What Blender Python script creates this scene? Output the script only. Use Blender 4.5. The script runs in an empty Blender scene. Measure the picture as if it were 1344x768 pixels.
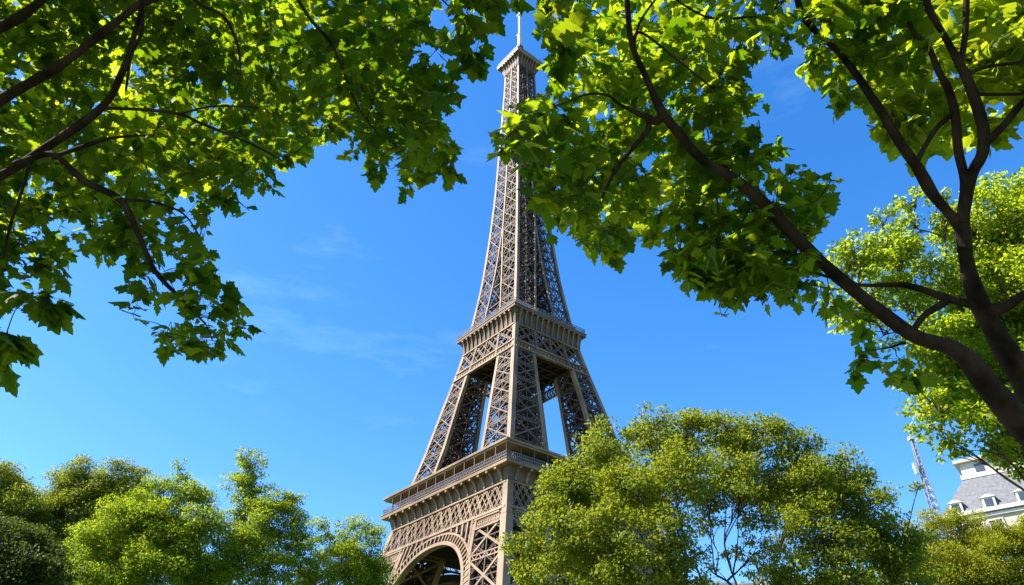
import bpy, math, random
import numpy as np
from mathutils import Vector, Matrix

random.seed(7)
rng = np.random.default_rng(7)
SC = bpy.context.scene
class noise:
    """small deterministic lattice noise in -1..1"""
    @staticmethod
    def _h(i, j, k, s=0):
        n = (i * 374761393 + j * 668265263 + k * 2147483647 + s * 974634541) & 0xffffffff
        n = ((n ^ (n >> 13)) * 1274126177) & 0xffffffff
        return ((n ^ (n >> 16)) & 0xffff) / 32767.5 - 1
    @staticmethod
    def noise(p, s=0):
        i, j, k = (math.floor(c) for c in p)
        f = [c - math.floor(c) for c in p]; f = [c * c * (3 - 2 * c) for c in f]
        t = 0.0
        for a in (0, 1):
            for b in (0, 1):
                for c in (0, 1):
                    t += noise._h(i + a, j + b, k + c, s) * (f[0] if a else 1 - f[0]) * (f[1] if b else 1 - f[1]) * (f[2] if c else 1 - f[2])
        return t
    @staticmethod
    def noise_vector(p):
        return (noise.noise(p, 1), noise.noise(p, 2), noise.noise(p, 3))
COL = SC.collection

# ------------------------------------------------------------------ camera
F_PX, PITCH, YAW, ROLL = 970.2, 0.6102, -0.0145, -0.0042
CAM = np.array([0.0, 0.0, 1.6])
_f = np.array([math.sin(YAW) * math.cos(PITCH), math.cos(YAW) * math.cos(PITCH), math.sin(PITCH)])
_r0 = np.array([math.cos(YAW), -math.sin(YAW), 0.0])
_u0 = np.cross(_r0, _f)
_r = _r0 * math.cos(ROLL) - _u0 * math.sin(ROLL)
_u = _r0 * math.sin(ROLL) + _u0 * math.cos(ROLL)
cd = bpy.data.cameras.new('camera')
cam = bpy.data.objects.new('camera', cd)
COL.objects.link(cam)
cam.matrix_world = Matrix(((_r[0], _u[0], -_f[0], CAM[0]), (_r[1], _u[1], -_f[1], CAM[1]),
                           (_r[2], _u[2], -_f[2], CAM[2]), (0, 0, 0, 1)))
cd.sensor_width = 36
cd.lens = 36 * F_PX / 1344
cd.clip_start, cd.clip_end = 0.1, 6000
SC.camera = cam

# ------------------------------------------------------------------ light
SUN_EL, SUN_DIR = 48.0, 190.0      # elevation; direction towards the sun, degrees ccw from +x
sa, se = math.radians(SUN_DIR), math.radians(SUN_EL)
S = Vector((math.cos(sa) * math.cos(se), math.sin(sa) * math.cos(se), math.sin(se)))
sl = bpy.data.lights.new('sun', 'SUN')
sl.energy, sl.angle, sl.color = 5.0, math.radians(0.5), (1.0, 0.93, 0.82)
sun = bpy.data.objects.new('sun', sl)
COL.objects.link(sun)
sun.rotation_euler = S.to_track_quat('Z', 'Y').to_euler()
w = bpy.data.worlds.new('World')
SC.world = w
w.use_nodes = True
nt = w.node_tree
nt.nodes.clear()
out = nt.nodes.new('ShaderNodeOutputWorld')
bg = nt.nodes.new('ShaderNodeBackground')
sky = nt.nodes.new('ShaderNodeTexSky')
sky.sky_type = 'NISHITA'
sky.sun_disc = False
sky.sun_elevation = se
sky.sun_rotation = math.radians(90) - sa
sky.altitude = 0
sky.air_density, sky.dust_density, sky.ozone_density = 1.0, 0.45, 3.5
hs = nt.nodes.new('ShaderNodeHueSaturation')
hs.inputs['Saturation'].default_value = 1.32
hs.inputs['Hue'].default_value = 0.505
hs.inputs['Value'].default_value = 1.25
nt.links.new(sky.outputs[0], hs.inputs['Color'])
# faint high cirrus
tc = nt.nodes.new('ShaderNodeTexCoord')
mp = nt.nodes.new('ShaderNodeMapping')
mp.inputs['Rotation'].default_value = (0.0, 0.35, 0.5)
mp.inputs['Scale'].default_value = (2.2, 3.0, 9.0)
nz = nt.nodes.new('ShaderNodeTexNoise')
nz.inputs['Scale'].default_value = 1.3
nz.inputs['Detail'].default_value = 7
nz.inputs['Roughness'].default_value = 0.6
cr = nt.nodes.new('ShaderNodeMapRange')
cr.inputs[1].default_value, cr.inputs[2].default_value = 0.60, 0.85
cr.inputs[3].default_value, cr.inputs[4].default_value = 0.0, 0.11
mx = nt.nodes.new('ShaderNodeMix')
mx.data_type = 'RGBA'
nt.links.new(tc.outputs['Generated'], mp.inputs[0])
nt.links.new(mp.outputs[0], nz.inputs[0])
nt.links.new(nz.outputs[0], cr.inputs[0])
nt.links.new(cr.outputs[0], mx.inputs[0])
nt.links.new(hs.outputs[0], mx.inputs[6])
mx.inputs[7].default_value = (6.5, 8.2, 10.0, 1)
nt.links.new(mx.outputs[2], bg.inputs['Color'])
bg.inputs['Strength'].default_value = 0.092
nt.links.new(bg.outputs[0], out.inputs[0])
SC.view_settings.view_transform = 'Standard'
SC.view_settings.look = 'None'
SC.view_settings.gamma = 1
SC.view_settings.use_curve_mapping = False
SC.view_settings.exposure = 1.55
SC.cycles.max_bounces = 6
SC.cycles.transparent_max_bounces = 4

# ------------------------------------------------------------------ helpers
def ray(px, py):
    d = _f * F_PX + _r * (px - 672) + _u * (384 - py)
    return d / np.linalg.norm(d)
def at(px, py, dist):
    return CAM + ray(px, py) * dist
def atY(px, py, Y):
    d = ray(px, py)
    return CAM + d * (Y / d[1])

def to_px(p):
    v = np.asarray(p) - CAM
    return 672 + F_PX * float(v @ _r) / float(v @ _f), 384 - F_PX * float(v @ _u) / float(v @ _f)

class MB:
    def __init__(s):
        s.v, s.f = [], []
    def box(s, c, dx, dy, dz, bev=0):
        x, y, z = c
        i = len(s.v)
        for a in (-1, 1):
            for b in (-1, 1):
                for e in (-1, 1):
                    s.v.append((x + a * dx / 2, y + b * dy / 2, z + e * dz / 2))
        s.f += [tuple(i + k for k in q) for q in ((0, 1, 3, 2), (4, 6, 7, 5), (0, 4, 5, 1), (2, 3, 7, 6), (0, 2, 6, 4), (1, 5, 7, 3))]
    def hexa(s, b, t):
        i = len(s.v)
        s.v += [tuple(p) for p in b] + [tuple(p) for p in t]
        s.f += [(i + 3, i + 2, i + 1, i), (i + 4, i + 5, i + 6, i + 7)]
        for k in range(4):
            j = (k + 1) % 4
            s.f.append((i + k, i + j, i + 4 + j, i + 4 + k))
    def bar(s, p, q, w, t, n):
        p, q, n = np.asarray(p, float), np.asarray(q, float), np.asarray(n, float)
        d = q - p
        L = np.linalg.norm(d)
        if L < 1e-6: return
        d = d / L
        sd = np.cross(d, n); sd /= (np.linalg.norm(sd) + 1e-9)
        nn = np.cross(sd, d)
        a, b = sd * w / 2, nn * t / 2
        s.hexa([p - a - b, p + a - b, p + a + b, p - a + b], [q - a - b, q + a - b, q + a + b, q - a + b])
    def lat(s, p, q, width, t, n, seg=None):
        p, q, n = np.asarray(p, float), np.asarray(q, float), np.asarray(n, float)
        d = q - p; L = np.linalg.norm(d); d = d / L
        sd = np.cross(d, n); sd /= np.linalg.norm(sd)
        a = sd * width / 2
        s.bar(p + a, q + a, t, t, n); s.bar(p - a, q - a, t, t, n)
        k = seg or max(2, int(L / (width * 1.1)))
        for i in range(k):
            u0 = p + d * L * i / k; u1 = p + d * L * (i + 1) / k
            sg = 1 if i % 2 else -1
            s.bar(u0 + a * sg, u1 - a * sg, t * .7, t * .6, n)
    def tube(s, pts, rad, n=7, cap=True):
        pts = [np.asarray(p, float) for p in pts]
        i0 = len(s.v)
        up = np.array([0.31, 0.17, 0.93])
        for k, p in enumerate(pts):
            d = pts[min(k + 1, len(pts) - 1)] - pts[max(k - 1, 0)]
            d = d / (np.linalg.norm(d) + 1e-9)
            a = np.cross(d, up); a /= (np.linalg.norm(a) + 1e-9)
            b = np.cross(d, a)
            for j in range(n):
                t = 2 * math.pi * j / n
                s.v.append(tuple(p + (a * math.cos(t) + b * math.sin(t)) * rad[k]))
        for k in range(len(pts) - 1):
            for j in range(n):
                j2 = (j + 1) % n
                s.f.append((i0 + k * n + j, i0 + k * n + j2, i0 + (k + 1) * n + j2, i0 + (k + 1) * n + j))
        if cap:
            s.f.append(tuple(i0 + j for j in range(n))[::-1])
            s.f.append(tuple(i0 + (len(pts) - 1) * n + j for j in range(n)))
    def build(s, name, m, parent=None, smooth=False):
        me = bpy.data.meshes.new(name)
        me.from_pydata(s.v, [], s.f)
        me.materials.append(m)
        if smooth: me.polygons.foreach_set('use_smooth', [True] * len(me.polygons))
        o = bpy.data.objects.new(name, me)
        COL.objects.link(o)
        if parent: o.parent = parent
        return o

def fast_mesh(name, verts, tris, m, parent=None):
    me = bpy.data.meshes.new(name)
    nv, nf = len(verts), len(tris)
    k = tris.shape[1]
    me.vertices.add(nv); me.loops.add(nf * k); me.polygons.add(nf)
    me.vertices.foreach_set('co', np.ascontiguousarray(verts, np.float32).ravel())
    me.loops.foreach_set('vertex_index', np.ascontiguousarray(tris, np.int32).ravel())
    me.polygons.foreach_set('loop_start', np.arange(0, nf * k, k, dtype=np.int32))
    me.update(calc_edges=True)
    me.materials.append(m)
    o = bpy.data.objects.new(name, me)
    COL.objects.link(o)
    if parent: o.parent = parent
    return o

def tag(o, label=None, cat=None, group=None, kind=None):
    if label: o['label'] = label
    if cat: o['category'] = cat
    if group: o['group'] = group
    if kind: o['kind'] = kind
    return o
def empty(name, loc, label, cat, group=None, rz=0):
    o = bpy.data.objects.new(name, None)
    COL.objects.link(o)
    o.location = loc
    o.rotation_euler.z = rz
    o.empty_display_size = 0.5
    return tag(o, label, cat, group)
def smooth_path(P, R, sub=5, wob=0.0):
    P = np.asarray(P, float); R = np.asarray(R, float)
    n = len(P); outp, outr = [], []
    for i in range(n - 1):
        p0, p1, p2, p3 = P[max(i - 1, 0)], P[i], P[i + 1], P[min(i + 2, n - 1)]
        for k in range(sub):
            t = k / sub
            outp.append(0.5 * ((2 * p1) + (-p0 + p2) * t + (2 * p0 - 5 * p1 + 4 * p2 - p3) * t * t + (-p0 + 3 * p1 - 3 * p2 + p3) * t ** 3))
            outr.append(R[i] * (1 - t) + R[i + 1] * t)
    outp.append(P[-1]); outr.append(R[-1])
    outp = np.array(outp); outr = np.array(outr)
    if wob:
        for i in range(1, len(outp) - 1):
            q = Vector(outp[i] * 1.7)
            outp[i] += np.array(noise.noise_vector(q)) * wob * min(1, outr[i] * 14)
            outr[i] *= 1 + 0.22 * noise.noise(q * 2.3)
    return outp, outr

# ------------------------------------------------------------------ materials
def mat(name, c1, c2=None, scale=4.0, rough=0.7, bump=0.0, bscale=None, metallic=0.0, detail=5, streak=None):
    m = bpy.data.materials.new(name); m.use_nodes = True
    t = m.node_tree; b = t.nodes['Principled BSDF']
    b.inputs['Roughness'].default_value = rough
    b.inputs['Metallic'].default_value = metallic
    tcn = t.nodes.new('ShaderNodeTexCoord')
    mpn = t.nodes.new('ShaderNodeMapping')
    if streak: mpn.inputs['Scale'].default_value = streak
    t.links.new(tcn.outputs['Object'], mpn.inputs[0])
    nn = t.nodes.new('ShaderNodeTexNoise')
    nn.inputs['Scale'].default_value = scale; nn.inputs['Detail'].default_value = detail
    t.links.new(mpn.outputs[0], nn.inputs[0])
    r = t.nodes.new('ShaderNodeValToRGB')
    r.color_ramp.elements[0].position = .33; r.color_ramp.elements[1].position = .68
    r.color_ramp.elements[0].color = (*c1, 1); r.color_ramp.elements[1].color = (*(c2 or c1), 1)
    t.links.new(nn.outputs[0], r.inputs[0]); t.links.new(r.outputs[0], b.inputs['Base Color'])
    if bump:
        n2 = t.nodes.new('ShaderNodeTexNoise'); n2.inputs['Scale'].default_value = bscale or scale * 4
        n2.inputs['Detail'].default_value = 6
        t.links.new(mpn.outputs[0], n2.inputs[0])
        bp = t.nodes.new('ShaderNodeBump'); bp.inputs['Strength'].default_value = bump
        t.links.new(n2.outputs[0], bp.inputs['Height']); t.links.new(bp.outputs[0], b.inputs['Normal'])
    return m
def leaf_mat(name, c1, c2, t1, t2, mixf=0.5, rough=0.5):
    m = bpy.data.materials.new(name); m.use_nodes = True
    t = m.node_tree; b = t.nodes['Principled BSDF']; o = t.nodes['Material Output']
    b.inputs['Roughness'].default_value = rough
    b.inputs['Specular IOR Level'].default_value = 0.14
    g = t.nodes.new('ShaderNodeNewGeometry')
    def ramp(a, z):
        r = t.nodes.new('ShaderNodeValToRGB')
        r.color_ramp.elements[0].color = (*a, 1); r.color_ramp.elements[1].color = (*z, 1)
        t.links.new(g.outputs['Random Per Island'], r.inputs[0]); return r
    ra, rb = ramp(c1, c2), ramp(t1, t2)
    t.links.new(ra.outputs[0], b.inputs['Base Color'])
    tr = t.nodes.new('ShaderNodeBsdfTranslucent')
    t.links.new(rb.outputs[0], tr.inputs['Color'])
    mxn = t.nodes.new('ShaderNodeMixShader'); mxn.inputs[0].default_value = mixf
    t.links.new(b.outputs[0], mxn.inputs[1]); t.links.new(tr.outputs[0], mxn.inputs[2])
    t.links.new(mxn.outputs[0], o.inputs['Surface'])
    return m

M = {}
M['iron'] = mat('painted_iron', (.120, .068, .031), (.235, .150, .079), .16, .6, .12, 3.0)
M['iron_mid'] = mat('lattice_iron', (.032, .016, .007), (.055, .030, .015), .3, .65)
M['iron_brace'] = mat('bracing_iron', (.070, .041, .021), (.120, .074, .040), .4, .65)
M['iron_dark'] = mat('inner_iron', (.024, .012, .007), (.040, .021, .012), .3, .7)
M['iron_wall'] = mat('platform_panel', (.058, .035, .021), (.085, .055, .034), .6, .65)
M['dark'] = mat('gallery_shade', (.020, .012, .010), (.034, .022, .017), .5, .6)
M['rail'] = mat('railing_paint', (.10, .09, .095), (.14, .13, .135), 1, .5)
M['white'] = mat('mast_white', (.50, .49, .48), (.56, .55, .54), .8, .5)
M['bark'] = mat('sunflecked_bark', (.005, .004, .0035), (.040, .027, .020), 5, .92, 1.0, 30, streak=(1, 1, .45))  # pale noise tone stands for sunlit patches, near-black for shade
M['bark2'] = mat('grey_brown_bark', (.045, .032, .022), (.11, .08, .055), 7, .92, .7, 26, streak=(1, 1, .4))
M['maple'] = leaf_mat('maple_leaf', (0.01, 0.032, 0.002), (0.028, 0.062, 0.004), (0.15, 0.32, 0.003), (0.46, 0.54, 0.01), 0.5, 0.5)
M['shade'] = leaf_mat('shaded_maple_leaf', (.009, .030, .002), (.024, .058, .004), (.11, .26, .003), (.42, .52, .009), .47, .5)  # maple leaf darkened: the left crown's shade is put into its colour
M['bright'] = leaf_mat('bright_leaf', (0.07, 0.145, 0.008), (0.12, 0.18, 0.012), (0.34, 0.48, 0.01), (0.5, 0.54, 0.018), 0.55, 0.5)  # also gives the maples' upper storeys a painted-in sunlit colour
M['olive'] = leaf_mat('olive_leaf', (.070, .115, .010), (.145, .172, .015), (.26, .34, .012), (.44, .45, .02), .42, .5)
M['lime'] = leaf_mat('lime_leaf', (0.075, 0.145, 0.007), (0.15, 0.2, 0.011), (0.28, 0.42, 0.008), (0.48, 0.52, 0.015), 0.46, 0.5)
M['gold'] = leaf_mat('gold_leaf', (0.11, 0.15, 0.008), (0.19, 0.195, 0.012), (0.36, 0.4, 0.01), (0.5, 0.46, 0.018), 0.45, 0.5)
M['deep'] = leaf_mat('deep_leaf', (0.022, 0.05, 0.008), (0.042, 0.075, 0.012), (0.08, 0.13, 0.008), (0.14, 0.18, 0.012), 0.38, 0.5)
M['stone'] = mat('limestone', (.33, .29, .23), (.40, .35, .29), 1.2, .8, .25, 9)
M['beige'] = mat('beige_render', (.30, .235, .17), (.35, .28, .21), .8, .85, .2, 8)
M['trim'] = mat('pale_trim', (.44, .425, .40), (.50, .485, .46), 1.5, .7)
M['slate'] = mat('slate', (.075, .076, .084), (.125, .128, .14), 3, .55, .35, 14)
M['zinc'] = mat('zinc', (.30, .32, .35), (.38, .40, .43), 1, .45)
M['glass'] = mat('window_glass', (.03, .04, .055), (.06, .075, .09), .5, .08)
M['steel'] = mat('galvanised_steel', (.10, .12, .17), (.15, .17, .23), 2, .45)
for k_ in ('bark', 'bark2'): M[k_].node_tree.nodes['Principled BSDF'].inputs['Specular IOR Level'].default_value = .08
M['grass'] = mat('grass_turf', (.035, .075, .012), (.075, .125, .022), .6, .95, .6, 40)
M['gravel'] = mat('gravel', (.32, .27, .20), (.42, .37, .29), 8, .95, .6, 60)
M['kerb'] = mat('kerb_stone', (.36, .35, .32), (.45, .43, .40), 3, .9, .3, 20)

# ------------------------------------------------------------------ ground
g = MB(); g.v = [(-3000, -400, 0), (3000, -400, 0), (3000, 5000, 0), (-3000, 5000, 0)]; g.f = [(0, 1, 2, 3)]
tag(g.build('ground', M['grass']), kind='structure')
g = MB(); g.v = [(-2.2, -60, .004), (2.2, -60, .004), (2.2, 128, .004), (-2.2, 128, .004)]; g.f = [(0, 1, 2, 3)]
tag(g.build('path', M['gravel']), kind='structure')
for sx in (-1, 1):
    g = MB(); g.box((sx * 2.3, 34, .05), .18, 188, .12)
    tag(g.build('kerb', M['kerb']), kind='structure')

# ================================================================== THE TOWER
TX, TY, TROT = 0.0, 172.04, math.radians(40.0)
PZ = [0, 20, 40, 50, 58, 62, 66.7, 73.5, 84.5, 95.6, 101.6, 113, 125, 142, 157.6, 177, 207, 216, 230]
PH = [37, 31, 25.6, 22.9, 20.9, 20, 18.9, 17.1, 14.8, 12.3, 11.1, 9.4, 7.95, 6.6, 5.7, 4.95, 3.9, 3.7, 3.4]
def H(z): return float(np.interp(z, PZ, PH))
tower = empty('lattice_tower', (TX, TY, 0), 'tall brown wrought-iron lattice tower with three platforms rising between the trees', 'tower', None, TROT)

def leg_edges(sx, sy, z, wd):
    h = H(z); i = h - wd(z)
    return {'oo': np.array([sx * h, sy * h, z]), 'oi': np.array([sx * h, sy * i, z]),
            'io': np.array([sx * i, sy * h, z]), 'ii': np.array([sx * i, sy * i, z])}
def xpanel(mb, a0, b0, a1, b1, n, dw, t, horiz=True, second=True, main=None):
    """an X braced panel: corners a0,b0 (bottom) a1,b1 (top); main takes the heavy diagonals"""
    m = main or mb
    m.bar(a0, b1, dw * .62, t * 1.5, n); m.bar(b0, a1, dw * .62, t * 1.5 - .02, n)
    if horiz: m.lat(a1, b1, dw * 1.3, t * 1.1, n)
    if second:
        ma, mbm, mt, mm = (a0 + a1) / 2, (b0 + b1) / 2, (a1 + b1) / 2, (a0 + b0) / 2
        for p, q in ((ma, mt), (mt, mbm), (mbm, mm), (mm, ma)):
            mb.lat(p, q, dw * .55, t * .6, n, 5)
        mb.bar(mm, mt, t * 1.2, t, n); mb.bar(ma, mbm, t, t * .9, n)
        c = (a0 + a1 + b0 + b1) / 4
        for p, e in ((a0, ma), (a1, ma), (b0, mbm), (b1, mbm)):
            mb.bar((p + e) / 2, c + (p - c) * .5, t * .8, t * .7, n)
        for p, e in ((a0, mm), (b0, mm), (a1, mt), (b1, mt)):
            mb.bar((p + e) / 2, c + (p - c) * .5, t * .8, t * .7, n)
def clutter(mb, corners0, corners1, k, t):
    """inner bracing: short struts between the planes of a leg section (stairs, ladders, diaphragms)"""
    def pt():
        u, v, w_ = random.uniform(.08, .92), random.uniform(.08, .92), random.random()
        p0 = (corners0[0] * (1 - u) + corners0[1] * u) * (1 - v) + (corners0[3] * (1 - u) + corners0[2] * u) * v
        p1 = (corners1[0] * (1 - u) + corners1[1] * u) * (1 - v) + (corners1[3] * (1 - u) + corners1[2] * u) * v
        return p0 * (1 - w_) + p1 * w_
    for _ in range(k):
        p, q = pt(), pt()
        mb.bar(p, p + (q - p) * random.uniform(.4, 1), t, t, (.3, .5, .8))

def make_legs(name, zs, wd, gw, dw, t):
    for sx in (-1, 1):
        for sy in (-1, 1):
            mb = MB(); mj = MB(); cl = MB()
            faces = [('oo', 'oi', (sx, 0, .2)), ('oo', 'io', (0, sy, .2)), ('oi', 'ii', (0, -sy, .2)), ('io', 'ii', (-sx, 0, .2))]
            for k in range(len(zs) - 1):
                e0, e1 = leg_edges(sx, sy, zs[k], wd), leg_edges(sx, sy, zs[k + 1], wd)
                for a, b, n in faces:
                    xpanel(mb, e0[a], e0[b], e1[a], e1[b], np.array(n, float), dw, t, main=mj)
                clutter(cl, [e0[q] for q in ('oo', 'oi', 'ii', 'io')], [e1[q] for q in ('oo', 'oi', 'ii', 'io')], 150, t * 1.4)
                # inner diaphragm and lift track
                mb.lat(e1['oo'], e1['ii'], dw * .8, t * .8, np.array((0, 0, 1.)))
                mb.lat(e1['oi'], e1['io'], dw * .8, t * .8, np.array((0, 0, 1.)))
                mb.bar(e0['oo'], e1['ii'], t, t, (0.3, 0.2, 1)); mb.bar(e0['oi'], e1['io'], t, t, (0.3, 0.2, 1))
                mb.bar(e0['ii'], e1['oo'], t, t, (0.3, 0.2, 1)); mb.bar(e0['io'], e1['oi'], t, t, (0.3, 0.2, 1))
                for u in (.35, .65):
                    p = e0['oo'] * (1 - u) + e0['ii'] * u; q = e1['oo'] * (1 - u) + e1['ii'] * u
                    mb.bar(p, q, t * 2.2, t * 2.2, (sx, -sy, 0))
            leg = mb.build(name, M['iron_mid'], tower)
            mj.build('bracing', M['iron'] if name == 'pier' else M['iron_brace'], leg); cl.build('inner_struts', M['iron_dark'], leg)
            for key in ('oo', 'oi', 'io', 'ii'):
                gb = MB()
                zz = np.linspace(zs[0], zs[-1], max(3, int((zs[-1] - zs[0]) / 5)))
                g0 = gw * (1 if key == 'oo' else .8)
                L = []
                for z in zz:
                    p = leg_edges(sx, sy, z, wd)[key]
                    cx = -sx if key[0] == 'o' else sx; cy = -sy if key[1] == 'o' else sy
                    # girder lies inside the leg with its outer faces 60 mm proud of the lattice
                    o_ = p - np.array([cx, cy, 0]) * (t / 2 + .12)
                    L.append([o_, o_ + np.array([cx * g0, 0, 0]), o_ + np.array([cx * g0, cy * g0, 0]), o_ + np.array([0, cy * g0, 0])])
                for k in range(len(L) - 1):
                    gb.hexa(L[k], L[k + 1])
                gb.build('corner_girder', M['iron'], leg)

wl = lambda z: float(np.interp(z, [0, 36, 50, 58], [13.5, 11.3, 10.8, 10.6]))
make_legs('pier', [1.5, 12, 22.5, 32, 40.5, 48.0], wl, 1.75, .75, .22)
wm = lambda z: float(np.interp(z, [62, 68, 93, 102], [10.5, 9.8, 6.5, 5.9]))
make_legs('middle_leg', [58.95, 66, 72.5, 78.5, 84, 89, 93.6], wm, 1.2, .5, .17)
# masonry feet
for sx in (-1, 1):
    for sy in (-1, 1):
        mb = MB(); c = 37.2 - 6.9
        mb.hexa([(sx * c + a * 9, sy * c + b * 9, 0) for a, b in ((-1, -1), (1, -1), (1, 1), (-1, 1))],
                [(sx * c + a * 8, sy * c + b * 8, 1.9) for a, b in ((-1, -1), (1, -1), (1, 1), (-1, 1))])
        mb.build('foot_block', M['stone'], tower)

FACES = [((-1, 0), (0, 1)), ((0, -1), (1, 0)), ((1, 0), (0, -1)), ((0, 1), (-1, 0))]     # outward normal, along
def fp(face, s, z, out=0.0, hw=None):
    (nx, ny), (ax, ay) = face
    h = (H(z) if hw is None else hw) + out
    return np.array([nx * h + ax * s, ny * h + ay * s, z])

# arches
ZA, AA, ZSPR = 46.3, 15.3, 29.0
def arc(th, dr):
    e = 2 / 2.25
    c, s_ = math.cos(th), math.sin(th)
    x = math.copysign(abs(c) ** e, c) * (AA + dr); z = ZSPR + abs(s_) ** e * (ZA - ZSPR + dr)
    return x, z
for fc in FACES:
    n3 = np.array([fc[0][0], fc[0][1], .25])
    mb = MB(); bk = MB()
    N = 46
    for k in range(N):
        t0, t1 = math.pi * k / N, math.pi * (k + 1) / N
        for dr0, dr1, o0, dep in ((0, .75, .35, 1.6), (2.15, 2.55, .25, .8)):
            q = []
            for th, dr in ((t0, dr0), (t1, dr0), (t1, dr1), (t0, dr1)):
                x, z = arc(th, dr); q.append((x, z))
            mb.hexa([fp(fc, x, z, o0 - dep) for x, z in q], [fp(fc, x, z, o0) for x, z in q])
        q = [arc(th, dr) for th, dr in ((t0, .7), (t1, .7), (t1, 2.2), (t0, 2.2))]
        bk.hexa([fp(fc, x, z, -1.6) for x, z in q], [fp(fc, x, z, -1.3) for x, z in q])
        x0, z0 = arc(t0, .75); x1, z1 = arc(t0, 2.15)
        mb.bar(fp(fc, x0, z0, .1), fp(fc, x1, z1, .1), .34, .5, n3)
        x2, z2 = arc(t1, 2.55)
        # spandrel posts up to the belt
        if z2 < 48.6 and abs(x2) < 15.0 and k % 2 == 0:
            mb.bar(fp(fc, x2, z2, .1), fp(fc, min(max(x2 * 0.93, -15), 15), 49.2, .1), .5, .4, n3)
    for sg in (-1, 1):       # springing posts down to the pier
        mb.bar(fp(fc, sg * (AA + .4), ZSPR, 0), fp(fc, sg * (AA + 6), 14, 0), .8, 1.0, n3)
    arch_ = mb.build('arch', M['iron'], tower); bk.build('arch_dark_backing', M['iron_dark'], arch_)  # dark plate added behind the spokes so the slots look shaded
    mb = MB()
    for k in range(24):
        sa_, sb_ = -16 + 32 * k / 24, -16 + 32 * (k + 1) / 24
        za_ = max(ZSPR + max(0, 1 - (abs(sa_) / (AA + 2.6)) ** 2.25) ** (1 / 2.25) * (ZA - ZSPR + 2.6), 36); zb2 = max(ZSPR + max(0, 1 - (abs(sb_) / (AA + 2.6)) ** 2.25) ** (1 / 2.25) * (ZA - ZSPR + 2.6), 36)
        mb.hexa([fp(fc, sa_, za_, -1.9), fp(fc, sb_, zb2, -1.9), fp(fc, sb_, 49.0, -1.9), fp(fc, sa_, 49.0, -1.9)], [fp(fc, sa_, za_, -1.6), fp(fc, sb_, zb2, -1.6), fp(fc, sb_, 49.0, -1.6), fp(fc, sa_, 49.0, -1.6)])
    mb.build('spandrel_dark_backing', M['iron_dark'], arch_)  # same kind of dark backing, behind the spandrel gaps
    # trellis belt
    mb = MB()
    zb, zt = 49.3, 55.0
    for z, th_ in ((zb, .55), (zt, .35)):
        h = H(z) - .25
        mb.bar(fp(fc, -h, z, .1), fp(fc, h, z, .1), th_, .6, n3)
    npan = 13
    for k in range(npan):
        for a, b in ((0, 1), (1, 0)):
            s0, s1 = -1 + 2 * (k + a) / npan, -1 + 2 * (k + b) / npan
            mb.lat(fp(fc, s0 * (H(zb) - .6), zb, .06), fp(fc, s1 * (H(zt) - .6), zt, .06), .46, .19, n3, 6)
            m0, m1 = s0 * .5 + s1 * .5, s1
            zm = (zb + zt) / 2
            mb.bar(fp(fc, m0 * (H(zb) - .6), zb, -.05), fp(fc, s1 * (H(zm) - .6), zm, -.05), .2, .16, n3)
            mb.bar(fp(fc, s1 * (H(zm) - .6), zm, -.05), fp(fc, m0 * (H(zt) - .6), zt, -.05), .2, .16, n3)
    belt_ = mb.build('belt_girder', M['iron'], tower)
    mb = MB(); ha, hb = H(49.4) - 2.2, H(55) - 2.2
    mb.hexa([fp(fc, -ha, 49.4, 0, ha), fp(fc, ha, 49.4, 0, ha), fp(fc, ha - .3, 49.4, -.3, ha), fp(fc, -ha + .3, 49.4, -.3, ha)], [fp(fc, -hb, 55, 0, hb), fp(fc, hb, 55, 0, hb), fp(fc, hb - .3, 55, -.3, hb), fp(fc, -hb + .3, 55, -.3, hb)])
    mb.build('belt_dark_backing', M['iron_dark'], belt_)  # dark plate added behind the trellis so its openings look shaded
    # pier head strip under the belt
    for sg in (-1, 1):
        mb = MB()
        for z in (46.5, 48.7):
            a, b = H(z) - 1.9, H(z) - wl(z) + .9
            mb.bar(fp(fc, sg * a, z, .12), fp(fc, sg * b, z, .12), .35, .5, n3)
        for k in range(12):
            u0, u1 = k / 12, (k + 1) / 12
            for za, zc in ((46.5, 48.7), (48.7, 46.5)):
                f0 = lambda z, u: (H(z) - 1.9) * (1 - u) + (H(z) - wl(z) + .9) * u
                mb.bar(fp(fc, sg * f0(za, u0), za, .06), fp(fc, sg * f0(zc, u1), zc, .06), .16, .14, n3)
        mb.build('pier_head', M['iron'], tower)

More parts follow.
